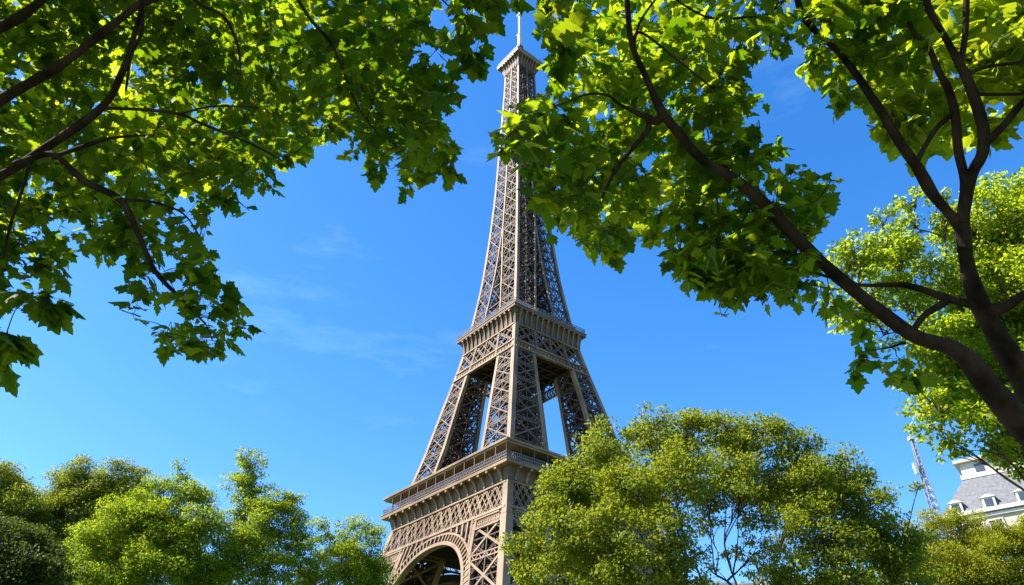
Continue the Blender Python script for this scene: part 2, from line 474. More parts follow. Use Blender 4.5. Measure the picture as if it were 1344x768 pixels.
# ---- platforms
def platform(name, z0, h0, z1, h1, zd, hd, nb, inner, flare=False, wv=.26):
    """cove from z0,h0 to z1,h1 carrying consoles, deck rim z1..zd at hd"""
    mb = MB()
    def ring(za, ha, zb_, hb, th=.3):
        for fc in FACES:
            mb.hexa([fp(fc, -ha, za, 0, ha), fp(fc, ha, za, 0, ha), fp(fc, ha - th, za, -th, ha), fp(fc, -ha + th, za, -th, ha)],
                    [fp(fc, -hb, zb_, 0, hb), fp(fc, hb, zb_, 0, hb), fp(fc, hb - th, zb_, -th, hb), fp(fc, -hb + th, zb_, -th, hb)])
    if flare:
        pr = [(z0 + (z1 - z0) * u, h0 + (hd - .75 - h0) * u ** 2.4) for u in np.linspace(0, 1, 7)]
        for (za, ha), (zb_, hb) in zip(pr[:-1], pr[1:]): ring(za, ha, zb_, hb)
    else: ring(z0, h0, z1, h1)
    root = mb.build(name, M['iron_wall'], tower)
    mb = MB()
    def frame(za, zb_, ho, hi):
        for k, fc in enumerate(FACES):
            mb.hexa([fp(fc, -ho, za, 0, ho), fp(fc, ho, za, 0, ho), fp(fc, hi, za, 0, hi), fp(fc, -hi, za, 0, hi)],
                    [fp(fc, -ho, zb_, 0, ho), fp(fc, ho, zb_, 0, ho), fp(fc, hi, zb_, 0, hi), fp(fc, -hi, zb_, 0, hi)])
    frame(z1, zd, hd, inner)
    mb.build('deck', M['iron_brace'] if flare else M['iron'], root)
    mb = MB(); frame(zd, zd + .16, hd + .14, hd - .5); mb.build('deck_edge', M['iron'], root)
    for fc in FACES:
        for k in range(nb):
            s = (-1 + 2 * (k + .5) / nb)
            b = MB()
            prof = []
            for i in range(7):
                u = i / 6
                z = z0 + .15 + (z1 - z0 - .15) * u
                ow = (hd - .45 - h0) * (u ** 2.4) + .35 + .1 * u
                prof.append((z, ow))
            for i in range(6):
                (za, oa), (zb_, ob) = prof[i], prof[i + 1]
                ha = h0 + (h1 - h0) * (za - z0) / (z1 - z0) - .05; hb = h0 + (h1 - h0) * (zb_ - z0) / (z1 - z0) - .05
                sa_ = s * (h0 - .3); 
                oa2, ob2 = h0 + oa, h0 + ob
                b.hexa([fp(fc, sa_ - wv, za, 0, ha), fp(fc, sa_ + wv, za, 0, ha), fp(fc, sa_ + wv, za, 0, oa2), fp(fc, sa_ - wv, za, 0, oa2)],
                       [fp(fc, sa_ - wv, zb_, 0, hb), fp(fc, sa_ + wv, zb_, 0, hb), fp(fc, sa_ + wv, zb_, 0, ob2), fp(fc, sa_ - wv, zb_, 0, ob2)])
            b.box(fp(fc, s * (h0 - .3), z1 - .28, 0, hd - .42), .62, .62, .5)
            b.build('bracket', M['iron'], root)
    return root
def railing(root, z, h, ht, step, t=.07):
    for fc in FACES:
        mb = MB(); n3 = np.array([fc[0][0], fc[0][1], 0.])
        for zz in (z + ht, z + ht * .55, z + .12):
            mb.bar(fp(fc, -h, zz, 0, h), fp(fc, h, zz, 0, h), .1, .1, n3)
        k = int(2 * h / step)
        for i in range(k + 1):
            s = -h + 2 * h * i / k
            mb.bar(fp(fc, s, z, 0, h), fp(fc, s, z + ht, 0, h), t, t, n3)
            if i < k:
                s2 = s + 2 * h / k
                mb.bar(fp(fc, s, z + .12, 0, h), fp(fc, s2, z + ht, 0, h), t * .7, t * .7, n3)
        mb.build('railing', M['rail'], root)

p1 = platform('first_platform', 55.3, H(55) + .05, 58.0, H(55) + .75, 58.75, 23.85, 15, 11.5)
railing(p1, 58.9, 23.55, 1.5, .55)
mb = MB()
for za, zb_, ho in ((62.75, 63.2, 23.8), (62.35, 62.748, 23.5)):
    for fc in FACES:
        hi = 19.2
        mb.hexa([fp(fc, -ho, za, 0, ho), fp(fc, ho, za, 0, ho), fp(fc, hi, za, 0, hi), fp(fc, -hi, za, 0, hi)],
                [fp(fc, -ho, zb_, 0, ho), fp(fc, ho, zb_, 0, ho), fp(fc, hi, zb_, 0, hi), fp(fc, -hi, zb_, 0, hi)])
mb.build('gallery_roof', M['iron'], p1)
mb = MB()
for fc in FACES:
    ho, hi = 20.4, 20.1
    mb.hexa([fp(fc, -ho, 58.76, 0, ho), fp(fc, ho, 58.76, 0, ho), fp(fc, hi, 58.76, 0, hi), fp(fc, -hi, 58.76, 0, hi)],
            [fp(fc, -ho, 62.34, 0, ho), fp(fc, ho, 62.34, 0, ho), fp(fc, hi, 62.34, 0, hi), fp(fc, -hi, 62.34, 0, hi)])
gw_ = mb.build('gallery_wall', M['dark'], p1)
for fc in FACES:
    for k in range(14):
        s = -23.3 + 46.6 * k / 13
        if k == 13: continue
        mb = MB(); mb.bar(fp(fc, s, 58.78, 0, 23.3), fp(fc, s, 62.34, 0, 23.3), .3, .3, (fc[0][0], fc[0][1], 0))
        mb.build('post', M['iron_mid'], p1)
# floor beams under the first platform
mb = MB()
for k in range(-5, 6):
    mb.bar((k * 4, -20, 54.7), (k * 4, 20, 54.7), .5, 1.2, (0, 0, 1)); mb.bar((-20, k * 4, 54.2), (20, k * 4, 54.2), .5, 1.0, (0, 0, 1))
mb.box((0, 0, 55.6), 41, 41, .4)
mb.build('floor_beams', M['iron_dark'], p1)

# second level belt
for fc in FACES:
    n3 = np.array([fc[0][0], fc[0][1], .2]); mb = MB()
    for z, th_, dp in ((93.8, .45, .7), (96.0, .4, .6), (101.7, .4, .6)):
        h = H(z) - .2
        mb.bar(fp(fc, -h, z, .1), fp(fc, h, z, .1), th_, dp, n3)
    K = 22
    for k in range(K):
        for za, zc in ((93.8, 96.0), (96.0, 93.8)):
            mb.bar(fp(fc, (-1 + 2 * k / K) * (H(za) - .5), za, .02), fp(fc, (-1 + 2 * (k + 1) / K) * (H(zc) - .5), zc, .02), .2, .16, n3)
        mb.bar(fp(fc, (-1 + 2 * k / K) * (H(94) - .5), 93.8, -.1), fp(fc, (-1 + 2 * k / K) * (H(96) - .5), 96.0, -.1), .2, .16, n3)
    mb.build('belt_lattice', M['iron'], tower)
    mb = MB()
    div = [-1, -.46, -.0, .46, 1]
    for i in range(4):
        a, b = div[i], div[i + 1]
        q = lambda u, z: fp(fc, u * (H(z) - .7), z, .05)
        mb.lat(q(a, 96.2), q(b, 101.5), .5, .19, n3); mb.lat(q(b, 96.2), q(a, 101.5), .5, .19, n3)
        m_ = (a + b) / 2
        mb.bar(q(m_, 96.2), q(a, 98.9), .22, .18, n3); mb.bar(q(m_, 96.2), q(b, 98.9), .22, .18, n3)
        mb.bar(q(m_, 101.5), q(a, 98.9), .22, .18, n3); mb.bar(q(m_, 101.5), q(b, 98.9), .22, .18, n3)
        if i: mb.bar(q(a, 93.8), q(a, 101.6), .75 if i != 2 else .3, .5, n3)
    mb.build('belt_truss', M['iron_brace'], tower)
for sx in (-1, 1):
    for sy in (-1, 1):
        gb = MB(); g0 = 1.1
        L = []
        for z in (93.4, 97.5, 101.8):
            p = np.array([sx * (H(z) + .2), sy * (H(z) + .2), z])
            L.append([p, p - np.array([sx * g0, 0, 0]), p - np.array([sx * g0, sy * g0, 0]), p - np.array([0, sy * g0, 0])])
        gb.hexa(L[0], L[1]); gb.hexa(L[1], L[2])
        gb.build('corner_post', M['iron'], tower)
        gb = MB(); L = []
        for z in (47.9, 51.5, 55.25):
            p = np.array([sx * (H(z) + .28), sy * (H(z) + .28), z]); g0 = 1.5
            L.append([p, p - np.array([sx * g0, 0, 0]), p - np.array([sx * g0, sy * g0, 0]), p - np.array([0, sy * g0, 0])])
        gb.hexa(L[0], L[1]); gb.hexa(L[1], L[2])
        gb.build('corner_post', M['iron'], tower)
p2 = platform('second_platform', 101.9, H(101.6) + .12, 105.9, H(101.6) + .35, 106.7, 12.5, 12, 5.0, True, .13)
railing(p2, 106.86, 12.3, 1.5, .5)
mb = MB()
for fc in FACES:
    for za, zb_, ho, hi in ((106.7, 109.3, 10.6, 10.3),):
        mb.hexa([fp(fc, -ho, za, 0, ho), fp(fc, ho, za, 0, ho), fp(fc, hi, za, 0, hi), fp(fc, -hi, za, 0, hi)],
                [fp(fc, -ho, zb_, 0, ho), fp(fc, ho, zb_, 0, ho), fp(fc, hi, zb_, 0, hi), fp(fc, -hi, zb_, 0, hi)])
mb.build('pavilion_wall', M['iron_wall'], p2)
mb = MB(); mb.box((0, 0, 96.9), 22.4, 22.4, .5)
for k in range(-3, 4):
    mb.bar((k * 3, -11, 96.2), (k * 3, 11, 96.2), .35, .8, (0, 0, 1)); mb.bar((-11, k * 3, 95.9), (11, k * 3, 95.9), .35, .7, (0, 0, 1))
mb.build('floor_beams', M['iron_dark'], p2)

# ---- upper shaft
ZS = [106.8, 113.5, 120.5, 127.5, 134.5, 141.5, 148.5, 155.5, 162.5, 169, 175.5, 182, 188, 194, 200, 205.5, 211, 216]
def us(z): return 1.0 if z > 141.6 else float(np.interp(z, [106.8, 141.5], [.62, .97]))      # leg share of the half face
mb = MB(); mj = MB(); cl = MB()
for k in range(len(ZS) - 1):
    c0 = [np.array([a * H(ZS[k]), b * H(ZS[k]), ZS[k]]) for a, b in ((-1, -1), (1, -1), (1, 1), (-1, 1))]
    c1 = [np.array([a * H(ZS[k + 1]), b * H(ZS[k + 1]), ZS[k + 1]]) for a, b in ((-1, -1), (1, -1), (1, 1), (-1, 1))]
    clutter(cl, c0, c1, 280 if k < 9 else 170, .22 if k < 9 else .17)
for fc in FACES:
    n3 = np.array([fc[0][0], fc[0][1], .08])
    for k in range(len(ZS) - 1):
        za, zb_ = ZS[k], ZS[k + 1]
        tt = .15 if za < 170 else .12
        for sg in (-1, 1):
            q = lambda u, z, o=0.: fp(fc, sg * u * (H(z) - .1), z, o)
            ia, ib = 1 - us(za), 1 - us(zb_)
            xpanel(mb, q(1, za), q(ia, za), q(1, zb_), q(ib, zb_), n3, .38 if za < 170 else .30, tt, main=mj)
            # inner face of the leg behind
            xpanel(mb, q(1, za, -H(za) * .55), q(ia, za, -H(za) * .55), q(1, zb_, -H(zb_) * .55), q(ib, zb_, -H(zb_) * .55), n3, .3, tt * .9, second=za < 170)
        if ia > .06:
            q = lambda u, z: fp(fc, u * (H(z) - .1), z, -.1)
            zm = (za + zb_) / 2
            mb.bar(q(-ia, za), q(ib, zb_), .16, .14, n3); mb.bar(q(ia, za), q(-ib, zb_), .16, .14, n3)
            mb.bar(q(-ib, zb_), q(ib, zb_), .3, .2, n3)
        mb.bar((0, 0, za), fp(fc, 0, zb_, -.2), .14, .14, n3)
        # lift shaft
        (nx, ny), (ax, ay) = fc
        c = 1.5
        A = np.array([nx * c + ax * c, ny * c + ay * c, 0]); B = np.array([nx * c - ax * c, ny * c - ay * c, 0])
        za3, zb3 = np.array([0, 0, za]), np.array([0, 0, zb_])
        mb.bar(A + za3, A + zb3, .25, .25, n3); mb.bar(A + za3, B + zb3, .16, .14, n3); mb.bar(B + za3, A + zb3, .16, .14, n3); mb.bar(A + zb3, B + zb3, .2, .16, n3)
shaft = mb.build('upper_shaft', M['iron_mid'], tower)
mj.build('bracing', M['iron_brace'], shaft); cl.build('inner_struts', M['iron_dark'], shaft)
for sx in (-1, 1):
    for sy in (-1, 1):
        gb = MB(); L = []
        for z in np.linspace(106.7, 216.2, 24):
            g0 = float(np.interp(z, [107, 150, 216], [.95, .8, .6])); h = H(z) + .14
            p = np.array([sx * h, sy * h, z])
            L.append([p, p - np.array([sx * g0, 0, 0]), p - np.array([sx * g0, sy * g0, 0]), p - np.array([0, sy * g0, 0])])
        for k in range(len(L) - 1): gb.hexa(L[k], L[k + 1])
        gb.build('corner_girder', M['iron'], shaft)
for fc in FACES:
    n3 = np.array([fc[0][0], fc[0][1], 0.])
    for sg in (-1, 1):
        gb = MB()
        zz = np.linspace(106.7, 141.5, 8)
        for k in range(7):
            gb.bar(fp(fc, sg * (1 - us(zz[k])) * (H(zz[k]) - .1), zz[k], .08), fp(fc, sg * (1 - us(zz[k + 1])) * (H(zz[k + 1]) - .1), zz[k + 1], .08), .45, .4, n3)
        gb.build('mullion', M['iron'], shaft)
    gb = MB(); zz = np.linspace(141.5, 216, 12)
    for k in range(11):
        gb.bar(fp(fc, 0, zz[k], .1), fp(fc, 0, zz[k + 1], .1), .5 if zz[k] < 180 else .38, .36, n3)
    gb.build('mullion', M['iron'], shaft)

# ---- summit
p3 = platform('summit_platform', 216.0, 3.95, 220.6, 4.9, 221.9, 5.85, 6, 1.0, False, .13)
railing(p3, 222.0, 5.6, 1.2, .4)
mb = MB()
def pyr(mb, z0, h0, z1, h1):
    mb.hexa([(-h0, -h0, z0), (h0, -h0, z0), (h0, h0, z0), (-h0, h0, z0)], [(-h1, -h1, z1), (h1, -h1, z1), (h1, h1, z1), (-h1, h1, z1)])
pyr(mb, 221.95, 3.9, 225.0, 3.9); pyr(mb, 225.003, 4.3, 225.6, 4.3)
cab = mb.build('cabin', M['iron'], p3)
mb = MB(); pyr(mb, 225.61, 3.4, 228.5, 2.2); pyr(mb, 228.51, 2.4, 229.2, 1.2); pyr(mb, 229.21, 1.1, 233, .9); mb.build('lantern', M['iron_wall'], p3)
mb = MB(); mb.tube([(0, 0, 233), (0, 0, 240), (0, 0, 240.1), (0, 0, 252), (0, 0, 252.1), (0, 0, 264)], [.8, .8, .55, .55, .28, .2], 10)
for k in range(2): mb.box((0, 0, 239.6 + k * 12), 1.7, 1.7, .3)
mb.build('antenna', M['white'], tower)

# ================================================================== FOLIAGE
def leaf_template(full=True):
    if full:
        R = [(0, 0), (.15, -.11), (.36, -.09), (.31, .06), (.45, .10), (.46, .22), (.59, .42), (.41, .43), (.29, .50), (.35, .67), (.20, .72), (.13, .86), (0, 1.0)]
    else:
        R = [(0, 0), (.17, -.10), (.37, -.04), (.42, .14), (.56, .40), (.36, .51), (.31, .70), (0, 1)]
    c = (0, .27)
    V = [c] + R + [(-x, y) for x, y in R[1:-1]]
    n = len(R)
    T = []
    for i in range(1, n): T.append((0, i, i + 1))
    L = [1] + list(range(n + 1, 2 * n - 1)) + [n]
    for i in range(len(L) - 1): T.append((0, L[i + 1], L[i]))
    V3 = [(x, y, -.16 * abs(x) - .22 * (y - .3) ** 2) for x, y in V]
    k = len(V3)
    V3 += [(-.014, .01, 0), (.014, .01, 0), (0, -.42, .05)]
    T.append((k, k + 1, k + 2))
    return np.array(V3), np.array(T)
def variants(full):
    out_ = []
    for wx, fold, droop_, tw in ((1, .16, .22, 0), (.86, .42, .10, .10), (1.1, .05, .45, -.08), (.78, -.12, .55, .22), (.95, .60, .30, -.18)):
        V, Tt = leaf_template(full)
        V = V.copy()
        V[:-3, 2] = -fold * np.abs(V[:-3, 0]) - droop_ * (V[:-3, 1] - .25) ** 2 * np.sign(V[:-3, 1] - .1) + tw * V[:-3, 0] * V[:-3, 1]
        V[:-3, 0] = V[:-3, 0] * wx + .06 * tw * V[:-3, 1]
        out_.append((V, Tt))
    return out_
TEMPL_FULL, TEMPL_SIMPLE = variants(True), variants(False)
TEMPL_SMALL = (np.array([(0, 0, 0), (.30, .33, -.06), (.22, .66, -.07), (0, 1, -.1), (-.22, .66, -.07), (-.30, .33, -.06)], float), np.array([(0, 1, 5), (1, 2, 5), (2, 4, 5), (2, 3, 4)]))
def unit(a): return a / (np.linalg.norm(a, axis=-1, keepdims=True) + 1e-9)
def leaves(name, pos, d, n, size, templ, m, parent):
    if isinstance(templ, list):
        vs, ts, off = [], [], 0
        for q in range(len(templ)):
            v_, t_ = leaf_arrays(pos[q::5], d[q::5], n[q::5], size[q::5], templ[q])
            vs.append(v_); ts.append(t_ + off); off += len(v_)
        return fast_mesh(name, np.concatenate(vs), np.concatenate(ts), m, parent)
    v_, t_ = leaf_arrays(pos, d, n, size, templ)
    return fast_mesh(name, v_, t_, m, parent)
def leaf_arrays(pos, d, n, size, templ):
    V, T = templ
    d = unit(d); x = unit(np.cross(d, n)); n = np.cross(x, d)
    sz = size[:, None, None]
    vv = pos[:, None, :] + sz * (x[:, None, :] * V[None, :, 0:1] + d[:, None, :] * V[None, :, 1:2] + n[:, None, :] * V[None, :, 2:3])
    k = len(V)
    tt = (T[None] + (np.arange(len(pos)) * k)[:, None, None]).reshape(-1, 3)
    return vv.reshape(-1, 3), tt

def inside(poly, x, y):
    c = False; j = len(poly) - 1
    for i in range(len(poly)):
        xi, yi = poly[i]; xj, yj = poly[j]
        if (yi > y) != (yj > y) and x < (xj - xi) * (y - yi) / (yj - yi) + xi: c = not c
        j = i
    return c

class Overhang:
    """a big tree standing next to the camera: limbs traced through space, twigs grown from the limbs, leaves on twigs"""
    def __init__(s, root, bark):
        s.root, s.bark, s.nodes, s.rad = root, bark, [], []
        s.twig = MB(); s.L = {}
    def limb(s, pts, name='limb', node=True, wob=.05):
        """pts: (px, py, distance, diameter in px) or a point and a radius"""
        P, R = [], []
        for p in pts:
            if len(p) == 4:
                P.append(at(p[0], p[1], p[2])); R.append(p[3] * p[2] / F_PX / 2 * float(ray(p[0], p[1]) @ _f) ** 1.7)
            else:
                P.append(np.array(p[0], float)); R.append(p[1])
        sp, sr = smooth_path(P, R, 6, wob)
        mb = MB(); mb.tube(sp, sr, 10 if max(sr) > .03 else 6)
        mb.build(name, s.bark, s.root, True)
        if node:
            for p, r in zip(sp, sr): s.nodes.append(p); s.rad.append(r)
    def spray(s, key, poly, depth, ntwig, per, size, gap=.0, gscale=.9, tl=(.35, .75), droop=.35, templ=TEMPL_FULL):
        xs = [p[0] for p in poly]; ys = [p[1] for p in poly]
        tw = []
        tries = 0
        while len(tw) < ntwig and tries < ntwig * 60:
            tries += 1
            x, y = random.uniform(min(xs), max(xs)), random.uniform(min(ys), max(ys))
            if not inside(poly, x, y): continue
            dd = depth(x, y) if callable(depth) else random.uniform(*depth)
            p = at(x, y, dd)
            if gap and noise.noise(Vector(p * gscale)) < gap - .5: continue
            tw.append(p)
        if not tw: return
        N = np.array(s.nodes); tw = np.array(tw)
        order = np.argsort(np.round([np.min(((N - p) ** 2).sum(1)) for p in tw], 3), kind='stable')
        store = s.L.setdefault(key, [[], [], [], [], templ])
        for i in order:
            p = tw[i]
            NN = np.array(s.nodes)
            dist = np.sqrt(((NN - p) ** 2).sum(1))
            j = int(np.argmin(np.round(dist + (NN[:, 2] > p[2] + .4) * .2, 3)))
            a, L = NN[j], dist[j]
            if L > .8 and not (inside(poly, *to_px(a * .5 + p * .5)) and inside(poly, *to_px(a * .25 + p * .75))): continue
            dirn = (p - a) / (L + 1e-6)
            r0 = min(max(.006, .0055 + .004 * L), max(.005, s.rad[j] * .7))
            mid = (a + p) / 2 + np.array([random.uniform(-.12, .12) * L, random.uniform(-.12, .12) * L, .08 * L])
            for _try in range(7):
                tdir = dirn + np.array([random.gauss(0, .5), random.gauss(0, .5), random.gauss(-.1, .35) - droop])
                tdir /= np.linalg.norm(tdir)
                tlen = random.uniform(*tl)
                end = p + tdir * tlen * .6
                if inside(poly, *to_px(end)): break
                tlen *= .45
                end = p + tdir * tlen * .6
            st = p - tdir * tlen * .4
            sp, sr = smooth_path([a, (a + st) / 2 + (mid - (a + p) / 2), st, p, end], [r0, r0 * .85, r0 * .65, r0 * .5, .002], 3)
            s.twig.tube(sp, sr, 4, False)
            for q, r in zip(sp[3::3], sr[3::3]): s.nodes.append(q); s.rad.append(r)
            for k in range(per):
                u = (k + random.random()) / per
                q = st + (end - st) * u if u > .15 else st
                side = np.cross(tdir, (0, 0, 1.0)); side /= (np.linalg.norm(side) + 1e-6)
                ld = tdir * random.uniform(.2, .9) + side * (1 if k % 2 else -1) * random.uniform(.3, 1.0) + np.array([random.gauss(0, .3), random.gauss(0, .3), -droop * random.uniform(.2, 1.3)])
                ln = np.array([random.gauss(0, .38), random.gauss(0, .38), 1.0]) - ld * .1
                sz = size * random.choice([.45, .65, .8, .9, 1, 1.1, 1.25])
                ld /= np.linalg.norm(ld)
                store[0].append(q + ld * sz * .42); store[1].append(ld); store[2].append(ln); store[3].append(sz)
    def cloud(s, key, ntwig, xr, yr, zr, per, size):
        """unseen leaves added above and behind the viewer to block sky light"""
        store = s.L.setdefault(key, [[], [], [], [], TEMPL_FULL])
        for _ in range(ntwig):
            p = np.array([random.uniform(*xr), random.uniform(*yr), random.uniform(*zr)])
            NN = np.array(s.nodes); dist = np.sqrt(((NN - p) ** 2).sum(1)); j = int(np.argmin(np.round(dist, 3)))
            a, L = NN[j], dist[j]
            sp, sr = smooth_path([a, (a + p) / 2 + np.array([0, 0, .1 * L]), p], [min(.03, .008 + .004 * L), .01, .003], 3)
            s.twig.tube(sp, sr, 4, False)
            for q, r in zip(sp[2:], sr[2:]): s.nodes.append(q); s.rad.append(r)
            for k in range(per):
                ld = np.array([random.gauss(0, 1), random.gauss(0, 1), random.gauss(-.3, .4)]); ld /= np.linalg.norm(ld)
                store[0].append(p + ld * random.uniform(.1, .45)); store[1].append(ld); store[3].append(size * random.uniform(.7, 1.2))
                store[2].append(np.array([random.gauss(0, .38), random.gauss(0, .38), 1.0]))
    def finish(s):
        tag(s.twig.build('twigs', s.bark, s.root), kind='stuff')
        for key, (p, d, n, sz, templ) in s.L.items():
            leaves('crown', np.array(p), np.array(d), np.array(n), np.array(sz), templ, M[key], s.root)

# ---- maple on the left
lt = empty('maple_tree', (-9.0, 5.0, 0), 'overhanging maple on the left with dark shaded lobed leaves and slender limbs', 'tree')
def rel(o):                                   # children were built in world space: cancel the empty's offset
    bpy.context.view_layer.update()
    for c in o.children:
        c.matrix_parent_inverse = o.matrix_world.inverted()
T = Overhang(lt, M['bark'])
tb = np.array([-9.0, 5.0, 0.0])
fork = tb + np.array([.25, .1, 3.4])
T.limb([(tb + (0, 0, -.2), .34), (tb + (0, 0, .3), .29), (tb + (.05, .05, 1.8), .25), (fork, .23), (fork + (.1, .1, 2.6), .17), (fork + (.3, .5, 5.5), .10), (fork + (.2, .9, 8.5), .04)], 'trunk')
F2 = fork + np.array([.1, .1, 1.6])
T.limb([(fork, .14), (-190, 340, 8.6, 26), (-60, 265, 8.0, 20), (0, 233, 7.8, 15), (70, 190, 7.5, 14), (137, 140, 7.2, 11), (160, 95, 7.0, 9), (174, 50, 6.9, 8), (186, 5, 6.9, 6), (190, -60, 7, 4)])
T.limb([(F2, .12), (-150, 215, 8.6, 24), (-50, 165, 8.0, 21), (0, 133, 7.8, 16), (50, 105, 7.5, 15), (100, 72, 7.2, 13), (160, 25, 7.2, 11), (187, 3, 7.2, 12), (240, -25, 7.4, 9), (330, -80, 7.8, 6)])
T.limb([(F2 + (0, 0, 1), .1), (-130, 110, 8.2, 18), (-40, 55, 7.8, 16), (0, 34, 7.6, 15), (56, 0, 7.4, 13), (120, -60, 7.4, 9), (190, -130, 7.6, 5)])
T.limb([(20, 215, 7.6, 10), (62, 203, 7.4, 10), (78, 209, 7.3, 10), (112, 238, 7.2, 9), (160, 262, 7.1, 9), (183, 310, 7.0, 8), (203, 355, 6.9, 7), (237, 392, 6.9, 5), (270, 425, 6.9, 3)])
T.limb([(70, 206, 7.35, 8), (100, 196, 7.2, 7), (145, 182, 7.1, 5), (190, 178, 7.1, 2)])
T.limb([(130, 143, 7.2, 6), (185, 144, 7.0, 5), (235, 150, 6.9, 5), (265, 163, 6.9, 4), (330, 190, 6.9, 3), (372, 212, 6.9, 2)])
T.limb([(235, 150, 6.9, 3), (280, 140, 7.0, 3), (340, 142, 7.1, 2)])
T.limb([(240, -25, 7.4, 7), (262, 4, 7.2, 6), (294, 22, 7.1, 5), (312, 60, 7.0, 4), (316, 100, 7.0, 2)])
T.limb([(330, -80, 7.8, 6), (375, -30, 7.4, 6), (391, 0, 7.2, 5), (408, 27, 7.1, 5), (431, 54, 7.0, 5), (448, 88, 7.0, 4), (470, 140, 7, 3), (500, 180, 7, 2)])
T.limb([(330, -80, 7.8, 5), (430, -70, 7.6, 5), (530, -50, 7.2, 4), (575, -5, 7.0, 3), (600, 20, 7.0, 2.4), (622, 45, 7.0, 1.6)])
T.limb([(187, 5, 7.2, 7), (186, 40, 7.0, 6), (172, 75, 7.0, 4), (165, 120, 7.0, 3)])
T.limb([(40, 212, 7.5, 6), (25, 260, 7.4, 5), (12, 300, 7.4, 4), (5, 340, 7.3, 3)])
T.limb([(160, 262, 7.1, 5), (200, 265, 7.0, 4), (240, 280, 7.0, 2.5), (262, 310, 7.0, 2)])
NEARL = [(-160, -160), (560, -160), (575, 0), (560, 25), (540, 50), (550, 85), (590, 90), (588, 130), (580, 160), (592, 190), (585, 215), (545, 225), (512, 215), (470, 175), (435, 165), (425, 195), (385, 195), (355, 220), (352, 255), (318, 240), (310, 270), (275, 320), (262, 352), (290, 372), (298, 410), (322, 448), (290, 455), (255, 450), (210, 440), (185, 415), (170, 395), (210, 375), (190, 350), (150, 335), (100, 320), (75, 350), (60, 370), (35, 340), (10, 390), (-20, 440), (-160, 480)]
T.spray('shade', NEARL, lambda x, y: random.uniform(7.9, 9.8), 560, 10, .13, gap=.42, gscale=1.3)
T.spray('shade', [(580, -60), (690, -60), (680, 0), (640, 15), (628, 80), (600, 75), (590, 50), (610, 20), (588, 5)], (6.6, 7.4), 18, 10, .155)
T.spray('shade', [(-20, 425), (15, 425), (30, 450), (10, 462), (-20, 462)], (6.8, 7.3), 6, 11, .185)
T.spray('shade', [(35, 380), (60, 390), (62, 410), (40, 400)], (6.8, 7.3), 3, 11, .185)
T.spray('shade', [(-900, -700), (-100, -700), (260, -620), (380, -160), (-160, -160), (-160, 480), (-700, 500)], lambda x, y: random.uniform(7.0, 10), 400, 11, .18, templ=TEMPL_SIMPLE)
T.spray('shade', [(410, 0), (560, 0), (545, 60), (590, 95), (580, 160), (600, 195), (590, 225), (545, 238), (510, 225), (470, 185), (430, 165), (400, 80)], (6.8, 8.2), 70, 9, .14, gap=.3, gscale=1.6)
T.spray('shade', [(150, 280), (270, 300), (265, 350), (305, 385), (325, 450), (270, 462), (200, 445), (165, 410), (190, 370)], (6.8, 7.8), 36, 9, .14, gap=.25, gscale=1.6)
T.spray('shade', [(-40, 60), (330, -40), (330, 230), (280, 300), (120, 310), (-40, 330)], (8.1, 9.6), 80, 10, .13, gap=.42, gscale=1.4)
# higher storey of the same crown, seen through the gaps; sunlight put into leaf colour
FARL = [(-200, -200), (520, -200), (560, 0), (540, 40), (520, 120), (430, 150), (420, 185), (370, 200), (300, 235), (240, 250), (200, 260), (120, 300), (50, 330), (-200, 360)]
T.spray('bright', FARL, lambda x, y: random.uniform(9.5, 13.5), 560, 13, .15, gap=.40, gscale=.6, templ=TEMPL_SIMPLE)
T.finish(); rel(lt)

# ---- maple on the right
rt = empty('maple_tree', (6.6, 6.2, 0), 'overhanging maple on the right with thick dark forked limbs reaching across towards the tower', 'tree')
T = Overhang(rt, M['bark'])
tb = np.array([6.6, 6.2, 0.0])
fk = at(1420, 640, 7.6)
tb[:2] = fk[:2] + np.array([.25, -.05]); rt.location = tb
T.limb([(tb + (0, 0, -.2), .42), (tb + (0, 0, .3), .34), (tb + (-.05, 0, 1.4), .29), (fk - (0, 0, .7), .25), (fk, .22), (1372, 580, 7.4, 48), (1335, 545, 7.2, 42), (1302, 511, 7.0, 36), (1255, 467, 6.9, 28), (1200, 445, 6.8, 23), (1147, 402, 6.7, 20), (1112, 368, 6.6, 18), (1062, 318, 6.5, 17), (1028, 289, 6.4, 16), (963, 234, 6.3, 14), (915, 205, 6.2, 13), (885, 172, 6.2, 14), (866, 145, 6.2, 12), (850, 105, 6.2, 10), (831, 60, 6.2, 9), (825, 5, 6.3, 8), (824, -60, 6.5, 6), (810, -140, 6.8, 4)], 'trunk', wob=.06)
T.limb([(1385, 610, 7.5, 42), (1344, 502, 7.5, 36), (1317, 458, 7.4, 31), (1287, 408, 7.3, 26), (1272, 369, 7.2, 23), (1266, 335, 7.2, 20), (1258, 302, 7.2, 18), (1223, 262, 7.1, 15), (1201, 219, 7.0, 16), (1168, 168, 7.0, 14), (1141, 129, 7.1, 12), (1118, 92, 7.2, 11), (1094, 62, 7.2, 10), (1059, 27, 7.3, 9), (1045, -10, 7.4, 8), (1040, -90, 7.8, 5)])
T.limb([(1266, 330, 7.2, 22), (1262, 289, 7.2, 20), (1264, 242, 7.2, 15), (1258, 203, 7.2, 13), (1254, 156, 7.2, 12), (1245, 121, 7.2, 11), (1231, 94, 7.2, 10), (1219, 62, 7.3, 9), (1196, 35, 7.3, 7), (1180, -30, 7.5, 5)])
T.limb([(1262, 292, 7.2, 18), (1274, 234, 7.2, 17), (1290, 203, 7.1, 16), (1290, 164, 7.1, 15), (1270, 109, 7.1, 14), (1257, 84, 7.1, 13), (1236, 42, 7.1, 11), (1215, 0, 7.2, 10), (1195, -70, 7.4, 7)])
T.limb([(1258, 88, 7.1, 11), (1266, 45, 7.2, 10), (1270, 0, 7.3, 9), (1278, -80, 7.6, 6)])
